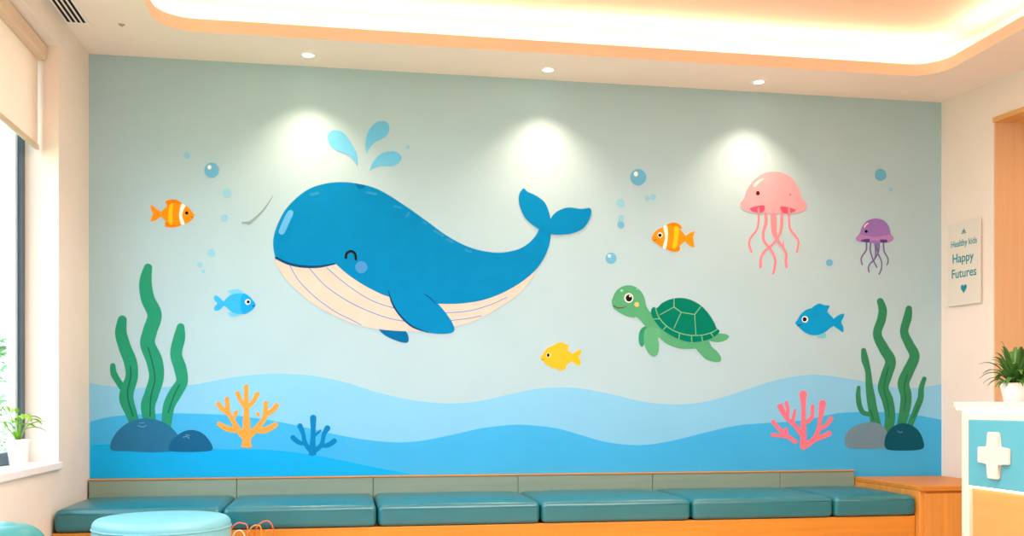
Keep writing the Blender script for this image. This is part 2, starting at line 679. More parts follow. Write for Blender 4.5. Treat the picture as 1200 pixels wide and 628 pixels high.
endc = thing('end_cabinet', 'oak end cabinet closing the bench beside the reception counter', 'cabinet', (5.35, -0.42, 0))
obj('cabinet_body', box((5.004, -0.82, 0.0), (5.66, -0.012, 0.47), 0.004), M_benchwoodv, endc)
obj('cabinet_top', box((5.004, -0.84, 0.47), (5.66, -0.012, 0.50), 0.004), M_benchwood, endc)
obj('cabinet_door', box((5.03, -0.84, 0.04), (5.64, -0.82, 0.455), 0.003), M_benchwoodv, endc)

# ------------------------------------------------------------------ reception counter
CX, CY = 4.385, -2.14
M_ivory = mat('ivory_lacquer', (226, 211, 194), 0.4, 0.4, 0.01)
M_teal = mat('aqua_panel', (84, 164, 178), 0.45, 0.4, 0.03, 3)
M_led = mat('led_strip', (255, 230, 200), 0.5, 0.2, 0.0, emit=((1.0, 0.86, 0.72), 4.5))
ct = thing('reception_counter', 'white reception counter with aqua front panel and cross', 'counter', (CX + 0.4, CY - 0.9, 0))
obj('counter_top', box((CX - 0.03, CY - 1.9, 0.985), (CX + 0.78, CY + 0.02, 1.012), 0.005), M_ivory, ct)
bm = bmesh.new()
add_box(bm, (CX, CY - 0.055, 0), (CX + 0.74, CY, 0.985), 0.003)
add_box(bm, (CX, CY - 1.88, 0), (CX + 0.74, CY - 1.825, 0.985), 0.003)
add_box(bm, (CX, CY - 1.825, 0.930), (CX + 0.06, CY - 0.055, 0.985), 0.002)
obj('counter_frame', bm, M_ivory, ct)
obj('aqua_panel', box((CX - 0.006, CY - 1.82, 0.626), (CX + 0.03, CY - 0.058, 0.930), 0.003), M_teal, ct, origin=None)['label'] = 'aqua front panel'
obj('lower_panel', box((CX + 0.02, CY - 1.825, 0.03), (CX + 0.045, CY - 0.055, 0.626), 0.002), wood('light_maple', (226, 150, 82), 1, 0.5, 0.05), ct)
obj('plinth', box((CX + 0.05, CY - 1.825, 0.0), (CX + 0.7, CY - 0.055, 0.03)), M_frame, ct)
bm = bmesh.new()
add_box(bm, (CX - 0.002, CY - 1.815, 0.617), (CX + 0.018, CY - 0.06, 0.6255))
obj('led_strip', bm, M_led, ct)
bm = bmesh.new()
add_box(bm, (CX - 0.024, CY - 1.88, 0.977), (CX - 0.004, CY + 0.005, 0.9845))
obj('led_strip', bm, M_led, ct)
# the cross
bm = bmesh.new()
yc, zc, a_, w_ = -2.392, 0.774, 0.104, 0.036
xy = [(-w_, -a_), (w_, -a_), (w_, -w_), (a_, -w_), (a_, w_), (w_, w_), (w_, a_), (-w_, a_), (-w_, w_), (-a_, w_), (-a_, -w_), (-w_, -w_)]
va = [bm.verts.new((CX - 0.024, yc - u, zc + v)) for u, v in xy]
vb = [bm.verts.new((CX - 0.006, yc - u, zc + v)) for u, v in xy]
bm.faces.new(va)
bm.faces.new(vb[::-1])
for i in range(12):
    bm.faces.new((va[i], vb[i], vb[(i + 1) % 12], va[(i + 1) % 12]))
bmesh.ops.bevel(bm, geom=bm.edges[:], offset=0.004, segments=3, affect='EDGES')
obj('cross', bm, M_ivory, ct)['label'] = 'white raised cross'


# ------------------------------------------------------------------ ottomans
def ottoman(x, y, r, h, rnd, dome, m, label, name='round_ottoman'):
    root = thing(name, label, 'ottoman', (x, y, 0), 'round ottomans')
    prof = [(0.001, 0.035), (r - 0.01, 0.035), (r, 0.05), (r, h - rnd)]
    for k in range(1, 13):
        a0 = PI / 2 * k / 12
        prof.append((r - rnd + rnd * math.cos(a0), h - rnd + rnd * math.sin(a0)))
    rr0 = r - rnd
    for k in range(1, 9):
        q = rr0 * (1 - k / 8)
        prof.append((q, h + dome * (1 - (q / rr0) ** 2)))
    obj('upholstery', add_lathe(bmesh.new(), prof, x, y, 72), m, root, True)
    pts = [(x + (r + 0.001) * math.cos(2 * PI * k / 72), y + (r + 0.001) * math.sin(2 * PI * k / 72), h - rnd - 0.012) for k in range(73)]
    obj('seam_piping', add_tube(bmesh.new(), pts, 0.004, 8), m, root, True)
    obj('base_plinth', add_lathe(bmesh.new(), [(0.001, 0), (r - 0.03, 0), (r - 0.03, 0.04), (0.001, 0.04)], x, y, 48), M_frame, root)
    return root


def floor_xy(px, t):
    p = CAM + (Fw + Rt * ((px - 600) / FPX)) * t
    return p.x, p.y


M_otto = mat('turquoise_leatherette', (118, 188, 200), 0.38, 0.5, 0.03, 5, 0.1, bscale=260)
M_otto2 = mat('sea_green_leatherette', (58, 138, 138), 0.38, 0.5, 0.03, 5, 0.1, bscale=260)
x, y = floor_xy(190.5, 4.70)
ottoman(x, y, 0.315, 0.462, 0.035, 0.008, M_otto, 'turquoise round ottoman in front of the teal bench')
x, y = floor_xy(2, 3.72)
ottoman(x, y, 0.16, 0.544, 0.10, 0.012, M_otto2, 'sea green dome-topped ottoman in the lower left corner')

# ------------------------------------------------------------------ bead maze toy
bx, by = floor_xy(298, 5.05)
maze = thing('bead_maze', 'wire bead maze toy with coloured loops beside the turquoise ottoman', 'toy', (bx, by, 0))
obj('base_box', box((bx - 0.10, by - 0.085, 0.0), (bx + 0.13, by + 0.095, 0.24), 0.012, 3), M_benchwood, maze)
ZW = 0.24


def maze_pt(px, py, t):
    p = CAM + (Fw + Rt * ((px - 600) / FPX) + Vector((0, 0, (HORIZON - py) / FPX))) * t
    return p


loops = [('coral', (236, 112, 84), [(270, 640), (271, 621), (277, 613.5), (284, 613), (290, 618)], 5.12, -1),
         ('white', (232, 226, 214), [(271, 640), (274, 626), (279, 621.5), (284, 623), (288, 632), (289, 645)], 5.00, -1),
         ('amber', (240, 150, 40), [(286, 645), (290, 626), (296, 617), (302, 615.5), (306, 620), (306, 640)], 5.06, -1),
         ('red', (232, 92, 60), [(296, 640), (300, 620), (307, 612), (314, 610.5), (319, 616), (321, 628), (321, 645)], 5.11, -1),
         ('tangerine', (244, 122, 44), [(303, 645), (308, 628), (314, 621.5), (319, 622), (322, 630), (322, 645)], 5.00, -1)]
for nm, rgb, pts, t, _ in loops:
    P = [maze_pt(u, v, t) for u, v in pts]
    first, last = P[0].copy(), P[-1].copy()
    first.z = last.z = ZW - 0.005
    P = [first] + P + [last]
    P = [Vector(q) for q in spline([tuple(q) for q in P], False, 8)]
    m = mat('enamel_wire_' + nm, rgb, 0.3, 0.5, 0.01)
    w = obj('wire', add_tube(bmesh.new(), P, 0.0033, 10), m, maze, True)
    w['label'] = nm + ' enamelled wire loop'
    for k, frac in enumerate((0.12, 0.86)):
        q = P[int(len(P) * frac)]
        bb = bmesh.new()
        bmesh.ops.create_uvsphere(bb, u_segments=16, v_segments=10, radius=0.011)
        for v in bb.verts:
            v.co += q
        obj('bead', bb, mat('bead_' + nm, tuple(min(255, c_ * (0.9 if k else 1.0)) for c_ in rgb), 0.35), maze, True)


# ------------------------------------------------------------------ plants
def leaf(bm, base, az, length, rise, droop, width, n=8, twist=0.0):
    d = Vector((math.cos(az), math.sin(az), 0))
    s = Vector((-d.y, d.x, 0))
    prev = None
    for i in range(n + 1):
        t = i / n
        p = Vector(base) + d * (length * (t * 0.75 + 0.25 * t * t)) + Vector((0, 0, rise * (1 - (1 - t) ** 1.7) - droop * t ** 3))
        w = width * (math.sin(PI * min(1, t * 0.92 + 0.08)) ** 0.8) * 0.5 + 0.0006
        up = Vector((0, 0, 0.22 * w))
        q = (bm.verts.new(p - s * w + up), bm.verts.new(p), bm.verts.new(p + s * w + up))
        if prev:
            bm.faces.new((prev[0], prev[1], q[1], q[0]))
            bm.faces.new((prev[1], prev[2], q[2], q[1]))
        prev = q


def planter(label, x, y, z, r0, r1, h, leaves, mpot, mleaf, stems=None):
    root = thing('potted_plant', label, 'plant', (x, y, z))
    prof = [(0.001, z), (r0 - 0.004, z), (r0, z + 0.004), (r1, z + h - 0.003), (r1 - 0.002, z + h), (r1 - 0.006, z + h - 0.001), (r1 - 0.007, z + h - 0.02), (0.001, z + h - 0.02)]
    obj('pot', add_lathe(bmesh.new(), prof, x, y, 48), mpot, root, True)
    obj('soil', add_lathe(bmesh.new(), [(0.001, z + h - 0.012), (r1 - 0.009, z + h - 0.014), (r1 - 0.009, z + h - 0.019), (0.001, z + h - 0.019)], x, y, 32),
        mat('potting_soil', (70, 52, 38), 0.95, 0.1, 0.3, 60, 0.5), root, True)
    bm = bmesh.new()
    for L in leaves:
        leaf(bm, (x + L[6], y + L[7], z + h - 0.014 + (L[8] if len(L) > 8 else 0)), *L[:5])
    fo = obj('foliage', bm, mleaf, root, True)
    md = fo.modifiers.new('thickness', 'SOLIDIFY')
    md.thickness = 0.0012
    if stems:
        bm = bmesh.new()
        for s in stems:
            add_tube(bm, s, 0.0018, 6)
        obj('stem', bm, mleaf, root, True)
    return root


M_pot = mat('white_ceramic', (240, 236, 230), 0.35, 0.5, 0.01)
M_leaf1 = mat('fresh_leaf', (128, 178, 34), 0.5, 0.4, 0.25, 22)
M_leaf2 = mat('fern_leaf', (60, 104, 36), 0.5, 0.4, 0.3, 22)
rnd = random.Random(3)
px_, py_ = -0.088, -1.02
stems, L1 = [], []
sz = WZ0 + 0.03
for k in range(17):
    az = 2 * PI * k / 17 + rnd.uniform(-0.2, 0.2)
    lean = rnd.uniform(0.01, 0.07)
    hh = rnd.uniform(0.03, 0.165)
    sx, sy = math.cos(az) * lean, math.sin(az) * lean
    if sx < -0.06: sx = -0.06
    stems.append([(px_ + sx * 0.12, py_ + sy * 0.12, sz + 0.12), (px_ + sx * 0.5, py_ + sy * 0.5, sz + 0.12 + hh * 0.55), (px_ + sx, py_ + sy, sz + 0.12 + hh)])
    ln = rnd.uniform(0.07, 0.11)
    if math.cos(az) < -0.2: ln *= 0.5
    L1.append((az, ln, rnd.uniform(0.012, 0.04), rnd.uniform(0.0, 0.045), rnd.uniform(0.027, 0.037), 0, sx, sy, hh))
planter('small green leafy plant in a white pot on the window sill', px_, py_, sz, 0.042, 0.056, 0.134, L1, M_pot, M_leaf1, stems)
qx, qy = 4.585, -2.255
L2 = []
for k in range(34):
    az = 2 * PI * k * 0.381966 + rnd.uniform(-0.2, 0.2)
    e = (k + 0.5) / 34
    L2.append((az, 0.045 + 0.13 * e + rnd.uniform(-0.012, 0.012), 0.205 - 0.135 * e + rnd.uniform(-0.015, 0.02), 0.075 * e * e, 0.027, 0, 0.018 * math.cos(az), 0.018 * math.sin(az)))
for k in range(14):
    az = 2 * PI * k / 14 + rnd.uniform(-0.2, 0.2)
    L2.append((az, 0.09 + 0.05 * rnd.random(), 0.04 + 0.05 * rnd.random(), 0.05, 0.024, 0, 0.03 * math.cos(az), 0.03 * math.sin(az)))
planter('bushy dark green fern in a white pot on the reception counter', qx, qy, 1.012, 0.054, 0.070, 0.088, L2, M_pot, M_leaf2)

# ------------------------------------------------------------------ roller blind
M_blind = mat('ivory_blind_fabric', (246, 232, 220), 0.8, 0.2, 0.015, 40, 0.1)
nt = M_blind.node_tree
tl = nt.nodes.new('ShaderNodeBsdfTranslucent')
tl.inputs[0].default_value = (lin(246), lin(228), lin(212), 1)
mx = nt.nodes.new('ShaderNodeMixShader')
mx.inputs[0].default_value = 0.35
outn = nt.nodes['Material Output']
nt.links.new(nt.nodes['Principled BSDF'].outputs[0], mx.inputs[1])
nt.links.new(tl.outputs[0], mx.inputs[2])
nt.links.new(mx.outputs[0], outn.inputs[0])
M_alu = mat('beige_blind_rail', (214, 192, 164), 0.45, 0.4, 0.02)
BX, BY0, BY1 = -0.10, -0.668, -4.57
bl = thing('roller_blind', 'ivory roller blind half lowered in the left window', 'blind', (BX, -2.6, 2.38))
obj('fabric', box((BX - 0.001, BY1, 2.40), (BX + 0.001, BY0, 2.87)), M_blind, bl)
bm = bmesh.new()
add_box(bm, (BX - 0.045, BY1 - 0.01, 2.862), (BX + 0.045, BY0 + 0.012, 2.947), 0.012, 3)
obj('cassette', bm, M_alu, bl)
obj('bottom_bar', box((BX - 0.010, BY1, 2.372), (BX + 0.010, BY0, 2.402), 0.006, 3), M_alu, bl)

# ------------------------------------------------------------------ ceiling fittings
M_trimw = mat('fitting_white', (246, 242, 236), 0.4, 0.4, 0.0)
M_lens = mat('lamp_lens', (255, 245, 230), 0.4, 0.2, 0.0, emit=((1.0, 0.88, 0.70), 14.0))
SPOT = 74
for (x, y, lab) in ((1.315, -0.215, 'recessed ceiling spotlight above the whale spout'), (2.81, -0.206, 'recessed ceiling spotlight above the whale tail'),
                    (4.23, -0.21, 'recessed ceiling spotlight above the pink jellyfish')):
    dl = thing('ceiling_spotlight', lab, 'spotlight', (x, y, H1), 'recessed spotlights in front of the mural')
    obj('trim_ring', add_lathe(bmesh.new(), [(0.034, H1 - 0.001), (0.034, H1 - 0.007), (0.052, H1 - 0.006), (0.056, H1 - 0.0005)], x, y, 40), M_trimw, dl, True)
    obj('lens', add_lathe(bmesh.new(), [(0.0005, H1 - 0.006), (0.030, H1 - 0.005), (0.034, H1 - 0.002)], x, y, 32), M_lens, dl, True)
    l = bpy.data.lights.new('spot_lamp', 'SPOT')
    l.energy, l.color = SPOT, (1.0, 0.66, 0.46)
    l.spot_size, l.spot_blend, l.shadow_soft_size = math.radians(112), 1.0, 0.03
    so = bpy.data.objects.new('spot_lamp', l)
    COL.objects.link(so)
    so.parent = dl
    so.location = (0, 0, -0.04)
    so.rotation_euler = (math.radians(-10), 0, 0)

vent = thing('air_vent', 'long slotted air vent in the ceiling above the window', 'vent', (0.066, -1.8, H1))
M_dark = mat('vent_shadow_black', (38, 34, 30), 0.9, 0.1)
obj('vent_frame', box((0.004, -3.2, H1 - 0.006), (0.128, -0.50, H1 - 0.0005), 0.001), M_trimw, vent)
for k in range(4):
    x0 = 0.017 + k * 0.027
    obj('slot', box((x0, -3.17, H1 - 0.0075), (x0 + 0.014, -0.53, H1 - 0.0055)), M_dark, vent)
p = (0.30, -0.52)
sp = thing('ceiling_sensor', 'tiny round ceiling sensor near the left end of the tray', 'sensor', (p[0], p[1], H1))
obj('sensor_body', add_lathe(bmesh.new(), [(0.0005, H1 - 0.010), (0.007, H1 - 0.009), (0.010, H1 - 0.003), (0.016, H1 - 0.002), (0.018, H1)], p[0], p[1], 24),
    mat('sensor_grey', (170, 160, 146), 0.5), sp, True)

# ------------------------------------------------------------------ sign on the right wall
d_ = Vector((0.1, -0.71, 0)).normalized()
n_ = d_.cross(Vector((0, 0, 1)))
MX = Matrix((( d_.x, 0, n_.x), (d_.y, 0, n_.y), (d_.z, 1, n_.z)))
s0, s1 = rw(0.118), rw(0.54)
base = Vector((s0[0], s0[1], 1.682))
SW, SH = 0.300, 0.572


def sign_pt(u, v, w):
    return base + MX @ Vector((u, v, w))


def sign_prism(bm, uv, w0, w1):
    a = [bm.verts.new(sign_pt(u, v, w0)) for u, v in uv]
    b = [bm.verts.new(sign_pt(u, v, w1)) for u, v in uv]
    n = len(uv)
    bm.faces.new(a[::-1])
    bm.faces.new(b)
    for i in range(n):
        bm.faces.new((a[i], a[(i + 1) % n], b[(i + 1) % n], b[i]))


sign = thing('wall_sign', 'pale acrylic wall sign with teal lettering and heart', 'sign', sign_pt(SW / 2, 0, 0))
bm = bmesh.new()
sign_prism(bm, [(0, 0), (SW, 0), (SW, SH), (0, SH)], 0.012, 0.020)
obj('plaque', bm, mat('frosted_plaque', (226, 222, 208), 0.3, 0.5, 0.01), sign)
bm = bmesh.new()
sign_prism(bm, [(0.02, 0.02), (SW - 0.02, 0.02), (SW - 0.02, SH - 0.02), (0.02, SH - 0.02)], 0.0, 0.012)
obj('mounting_block', bm, M_white, sign)
M_ink = mat('teal_lettering', (20, 140, 150), 0.5, 0.3, 0.0)
M_ink2 = mat('soft_teal_lettering', (84, 160, 168), 0.5, 0.3, 0.0)


def text(body, u, v, size, xs, m, name):
    cu = bpy.data.curves.new(name, 'FONT')
    cu.body, cu.size, cu.align_x, cu.extrude = body, size, 'CENTER', 0.0006
    cu.offset = 0.0008
    tmp = bpy.data.objects.new('tmp_text', cu)
    COL.objects.link(tmp)
    dg = bpy.context.evaluated_depsgraph_get()
    me = bpy.data.meshes.new_from_object(tmp.evaluated_get(dg))
    bm = bmesh.new()
    bm.from_mesh(me)
    for vv in bm.verts:
        vv.co = sign_pt(u + vv.co.x * xs, v + vv.co.y, 0.0206 + vv.co.z)
    bpy.data.objects.remove(tmp)
    bpy.data.curves.remove(cu)
    bpy.data.meshes.remove(me)
    return obj(name, bm, m, sign)


text('Healthy kids', SW / 2, 0.405, 0.062, 0.78, M_ink2, 'lettering')
text('Happy', SW / 2 - 0.01, 0.295, 0.088, 0.86, M_ink, 'lettering')
text('Futures', SW / 2, 0.190, 0.088, 0.86, M_ink, 'lettering')
hp = []
for k in range(40):
    t = 2 * PI * k / 40
    hp.append((SW / 2 + 0.0021 * 16 * math.sin(t) ** 3 * 0.82, 0.112 + 0.0021 * (13 * math.cos(t) - 5 * math.cos(2 * t) - 2 * math.cos(3 * t) - math.cos(4 * t))))
bm = bmesh.new()
sign_prism(bm, hp, 0.0200, 0.0212)
obj('heart', bm, M_ink, sign)
bm = bmesh.new()
for uv in ([(0.128, 0.486), (0.172, 0.486), (0.172, 0.493), (0.128, 0.493)], [(0.132, 0.496), (0.150, 0.496), (0.141, 0.512)], [(0.150, 0.496), (0.168, 0.496), (0.159, 0.512)],
           [(0.141, 0.497), (0.159, 0.497), (0.150, 0.524)]):
    sign_prism(bm, uv, 0.0200, 0.0210)
obj('emblem', bm, M_ink2, sign)


# ------------------------------------------------------------------ mural figures
def P_(name, rgb):
    return mat('paint_' + name, rgb, 0.7, 0.06, 0.035, 9)


WH = P_('white', (244, 240, 232))
BK = P_('black', (24, 22, 26))
# --- whale
F = Frame(300, 200, 2.99)
M_wb = P_('whale_blue', (0, 130, 188))
M_wd = P_('whale_shade_blue', (0, 104, 160))
M_wn = P_('whale_navy', (8, 66, 112))
M_cream_p = P_('belly_cream', (226, 200, 186))
M_hl = P_('sky_highlight', (92, 172, 224))
M_hl2 = P_('faint_highlight', (44, 140, 196))
wr = mural_root('mural_whale', 'large smiling blue whale with cream belly painted on the mural', 'whale', 480, 390)
decal('belly', [F(spline([(70, 312), (85, 350), (110, 385), (150, 425), (200, 465), (270, 505), (350, 538), (430, 555), (520, 562), (600, 560), (700, 545), (780, 520), (850, 480), (910, 440), (950, 400), (975, 355),
                          (900, 380), (700, 430), (460, 400), (300, 300), (150, 300)]))], 4, M_cream_p, wr, 'cream grooved belly')
decal('belly_groove', [F(stroke(l, 3.4)) for l in (
    [(118, 330), (150, 385), (210, 445), (280, 495), (340, 525), (368, 540)], [(188, 343), (240, 400), (310, 450), (390, 490), (470, 518), (540, 530)],
    [(248, 340), (300, 385), (370, 435), (430, 465), (500, 485)], [(640, 499), (740, 492), (820, 470), (880, 443)], [(680, 525), (740, 518), (790, 508)])], 5, P_('groove_blue', (84, 160, 210)), wr)
decal('far_flipper', [F(spline([(428, 548), (448, 574), (488, 594), (525, 603), (535, 592), (528, 566), (500, 545), (460, 540)]))], 3, M_wd, wr)
body = segs([(68, 304), (61, 265), (63, 228), (76, 188), (101, 140), (140, 97), (190, 62), (250, 44), (305, 40), (360, 46), (420, 62), (480, 95), (540, 135), (600, 178), (660, 222), (720, 256), (780, 278), (850, 287), (910, 278), (950, 258), (978, 230), (992, 205)],
            [(992, 205), (1033, 215)],
            [(1033, 215), (1030, 250), (1012, 300), (977, 350), (930, 390), (870, 425), (800, 452), (720, 465), (640, 466), (560, 461), (465, 441), (420, 423), (370, 396), (320, 362), (278, 325)],
            [(278, 325), (220, 337), (160, 335), (110, 323), (68, 304)])
decal('body', [F(body)], 6, M_wb, wr)
decal('mouth_line', [F(stroke([(70, 305), (110, 324), (160, 335), (220, 336), (276, 326)], [8, 9, 9, 8, 5]))], 7, M_wn, wr)
decal('tail_fluke', [F(segs([(1036, 222), (1034, 185), (1028, 150), (1012, 112), (982, 88), (952, 74), (938, 62), (926, 75), (921, 95), (925, 125), (942, 162), (968, 189), (995, 206), (1036, 222)]))], 7, M_wb, wr)
decal('tail_fluke', [F(segs([(1026, 222), (1026, 190), (1036, 162), (1060, 140), (1095, 129), (1140, 134), (1168, 131), (1175, 142), (1168, 170), (1148, 200), (1110, 219), (1062, 224), (1026, 222)]))], 8, M_wb, wr)
decal('flipper', [F(segs([(465, 420), (475, 460), (500, 500), (540, 540), (590, 563), (640, 571), (684, 568), (695, 553), (682, 522), (652, 482), (622, 452), (588, 430)], [(588, 430), (465, 420)]))], 7, M_wb, wr)
decal('flipper_outline', [F(stroke([(465, 422), (477, 463), (504, 506), (548, 546), (605, 567)], [3, 6, 6, 6, 2])), F(stroke([(588, 432), (608, 444), (630, 466)], [2, 3.5, 2]))], 8, M_wn, wr)
decal('eye', [F(stroke([(315, 305), (318, 290), (333, 282), (347, 291), (350, 310)], 9))], 7, BK, wr, 'black smiling eye arc')
decal('blush', [F(ellipse(369, 338, 21))], 7, P_('blush_lilac', (72, 142, 204)), wr)
for q in [F(spline([(114, 140), (131, 146), (118, 178), (97, 221), (80, 216), (92, 180)]))] + \
        [F(stroke(l, w)) for l, w in (([(192, 84), (217, 78)], 9), ([(390, 76), (420, 82)], 9), ([(485, 124), (508, 130)], 7), ([(528, 160), (535, 148)], 8), ([(588, 180), (596, 186)], 7),
                                     ([(625, 210), (655, 228)], 8), ([(668, 240), (690, 250)], 8), ([(735, 278), (752, 284)], 9))]:
    decal('sheen_mark', [q], 7, M_hl if q[0][0] < 345 and q[0][1] > 235 else M_hl2, wr)
decal('blowhole', [F(spline([(349, 45), (356, 60), (366, 64), (377, 60), (383, 53), (366, 48)]))], 7, M_wd, wr)
# --- water spout drops
F = Frame(300, 130, 4.485)
M_drop = P_('spout_blue', (104, 192, 232))
for pts, lab in (([(535, 293), (530, 230), (502, 170), (462, 118), (415, 101), (385, 115), (377, 145), (392, 185), (430, 210), (475, 226), (508, 252)], 'leftmost blue water drop of the whale spout'),
                 ([(580, 222), (575, 170), (590, 110), (625, 65), (660, 53), (690, 60), (702, 90), (690, 125), (660, 148), (625, 165), (600, 192)], 'tallest upright blue water drop of the whale spout'),
                 ([(595, 318), (615, 270), (650, 230), (695, 213), (735, 215), (765, 240), (755, 265), (730, 285), (690, 290), (650, 288), (618, 300)], 'lowest right blue water drop of the whale spout')):
    p = F(segs(pts + [pts[0]]))
    tag(decal('water_drop', [p], 3, M_drop), lab, 'water drop', 'water drops of the whale spout')

# --- turtle
F = Frame(700, 320, 5.235)
M_tg = P_('turtle_green', (82, 164, 120))
M_ts = P_('turtle_shell', (0, 120, 98))
M_td = P_('turtle_far_green', (48, 148, 108))
M_tl = P_('shell_line', (112, 178, 132))
tr = mural_root('mural_turtle', 'green sea turtle with teal shell painted on the mural', 'turtle', 785, 425)
decal('far_flipper', [F(spline([(298, 328), (272, 338), (257, 368), (254, 410), (264, 444), (279, 450), (292, 420), (305, 360)]))], 3, M_td, tr)
decal('tail_flipper', [F(spline([(680, 405), (735, 372), (785, 374), (808, 388), (790, 410), (745, 423), (700, 418)]))], 3, M_tg, tr)
decal('hind_flipper', [F(spline([(606, 458), (640, 425), (680, 412), (702, 450), (735, 480), (758, 515), (755, 540), (720, 545), (670, 530), (635, 498)]))], 3.5, M_tg, tr)
decal('body', [F(spline([(100, 212), (89, 180), (97, 145), (120, 105), (160, 80), (200, 75), (240, 88), (272, 118), (290, 155), (300, 200), (330, 245), (400, 300), (560, 370), (690, 390), (650, 452), (570, 465), (500, 460), (430, 435), (388, 400), (360, 365), (305, 335), (275, 302), (245, 272), (215, 272), (175, 262), (130, 237)]))], 4, M_tg, tr)
decal('front_flipper', [F(spline([(298, 340), (335, 330), (378, 345), (390, 375), (372, 402), (379, 440), (373, 490), (350, 511), (320, 496), (295, 456), (285, 410), (286, 370)]))], 5, P_('turtle_flipper_green', (90, 172, 126)), tr)
sh = decal('shell', [F(spline([(345, 208), (331, 225), (331, 252), (350, 290), (388, 338), (440, 375), (500, 405), (570, 423), (640, 418), (700, 400), (740, 372), (750, 352), (732, 338), (715, 300), (680, 245), (630, 195), (570, 163), (510, 152), (450, 160), (400, 182), (365, 214)]))], 6, M_ts, tr, 'dark teal shell')
decal('shell_line', [F(stroke(l, w)) for l, w in (
    ([(356, 210), (375, 265), (420, 320), (480, 358), (560, 380), (640, 380), (700, 365), (738, 343)], 6),
    ([(350, 281), (381, 279)], 6), ([(406, 346), (424, 326)], 6), ([(500, 404), (504, 372)], 6), ([(580, 422), (578, 385)], 6), ([(646, 416), (640, 382)], 6), ([(712, 392), (697, 368)], 6),
    ([(472, 156), (470, 208)], 6), ([(470, 208), (385, 255)], 5), ([(470, 208), (515, 240)], 6), ([(515, 240), (470, 338)], 5), ([(515, 240), (597, 254)], 6), ([(597, 254), (605, 376)], 5), ([(597, 254), (634, 206)], 6))], 7, M_tl, sh)
decal('eye_white', [F(ellipse(193, 152, 28, 29))], 5, WH, tr)
decal('pupil', [F(ellipse(194, 153, 20, 22))], 6, BK, tr)
decal('eye_glint', [F(ellipse(201, 141, 6))], 7, WH, tr)
decal('cheek', [F(ellipse(242, 192, 15))], 5, P_('cheek_tan', (208, 190, 112)), tr)
decal('mouth_line', [F(stroke([(99, 200), (120, 211), (150, 213), (178, 204)], [6, 6, 5, 3]))], 5, P_('mouth_brown', (92, 72, 40)), tr)
decal('head_spot', [F(ellipse(150, 107, 9)), F(ellipse(244, 98, 5))], 5, P_('pale_green_spot', (140, 206, 164)), tr)

# --- fish
M_or = P_('clown_orange', (248, 146, 24))
M_or2 = P_('clown_deep_orange', (244, 128, 8))
M_ye = P_('clown_yellow', (252, 192, 32))
F = Frame(160, 170, 5.711)
f = mural_root('mural_clownfish', 'orange clownfish facing right, near the left end of the mural', 'fish', 205, 266, 'painted clownfish')
decal('tail_fin', [F(spline([(172, 455), (132, 425), (99, 402), (95, 425), (109, 455), (100, 485), (97, 510), (132, 500), (172, 472)]))], 3, M_or, f)
decal('dorsal_fin', [F(spline([(194, 376), (235, 364), (275, 369), (310, 398), (300, 415), (215, 412), (202, 396)]))], 3, M_or2, f)
decal('belly_fin', [F(spline([(190, 541), (202, 512), (295, 518), (294, 538), (245, 551), (210, 549)]))], 3, M_or2, f)
decal('body', [F(spline([(158, 462), (182, 428), (215, 402), (255, 388), (300, 394), (345, 415), (375, 450), (386, 472), (370, 500), (340, 522), (290, 532), (240, 530), (202, 512), (176, 488)]))], 4, M_or, f)
decal('white_band', [F(spline([(300, 396), (326, 406), (312, 440), (307, 480), (322, 526), (298, 530), (286, 482), (288, 440)]))], 5, WH, f)
decal('yellow_band', [F(spline([(222, 398), (244, 392), (240, 440), (239, 528), (216, 520), (212, 460)]))], 5, M_ye, f)
decal('eye', [F(ellipse(336, 454, 11))], 5, BK, f)
decal('mouth', [F(ellipse(371, 482, 4))], 5, P_('mouth_brown', (92, 72, 40)), f)
F = Frame(680, 180, 4.4875)
f = mural_root('mural_clownfish', 'orange clownfish facing left, between whale tail and jellyfish', 'fish', 790, 294, 'painted clownfish')
decal('tail_fin', [F(spline([(545, 440), (578, 416), (602, 410), (594, 438), (597, 465), (600, 491), (578, 486), (547, 456)]))], 3, M_or, f)
decal('dorsal_fin', [F(spline([(453, 376), (488, 362), (520, 371), (536, 394), (524, 394), (520, 415), (455, 402)]))], 3, M_or2, f)
decal('belly_fin', [F(spline([(448, 488), (457, 503), (490, 516), (520, 511), (519, 482), (470, 478)]))], 3, M_or2, f)
decal('body', [F(spline([(377, 438), (398, 406), (430, 388), (470, 377), (510, 386), (540, 415), (560, 447), (540, 470), (510, 490), (470, 498), (430, 491), (400, 472), (380, 456)]))], 4, M_or, f)
decal('white_band', [F(spline([(437, 387), (456, 381), (461, 430), (451, 496), (434, 492), (446, 440)]))], 5, WH, f)
decal('yellow_band', [F(spline([(496, 384), (518, 390), (515, 440), (505, 492), (486, 495), (492, 440)]))], 5, M_ye, f)
decal('eye_ring', [F(ellipse(420, 428, 14))], 5, WH, f)
decal('eye', [F(ellipse(419, 429, 9))], 6, BK, f)
decal('mouth', [F(stroke([(384, 455), (392, 456), (401, 450)], 3.5))], 5, P_('mouth_brown', (92, 72, 40)), f)

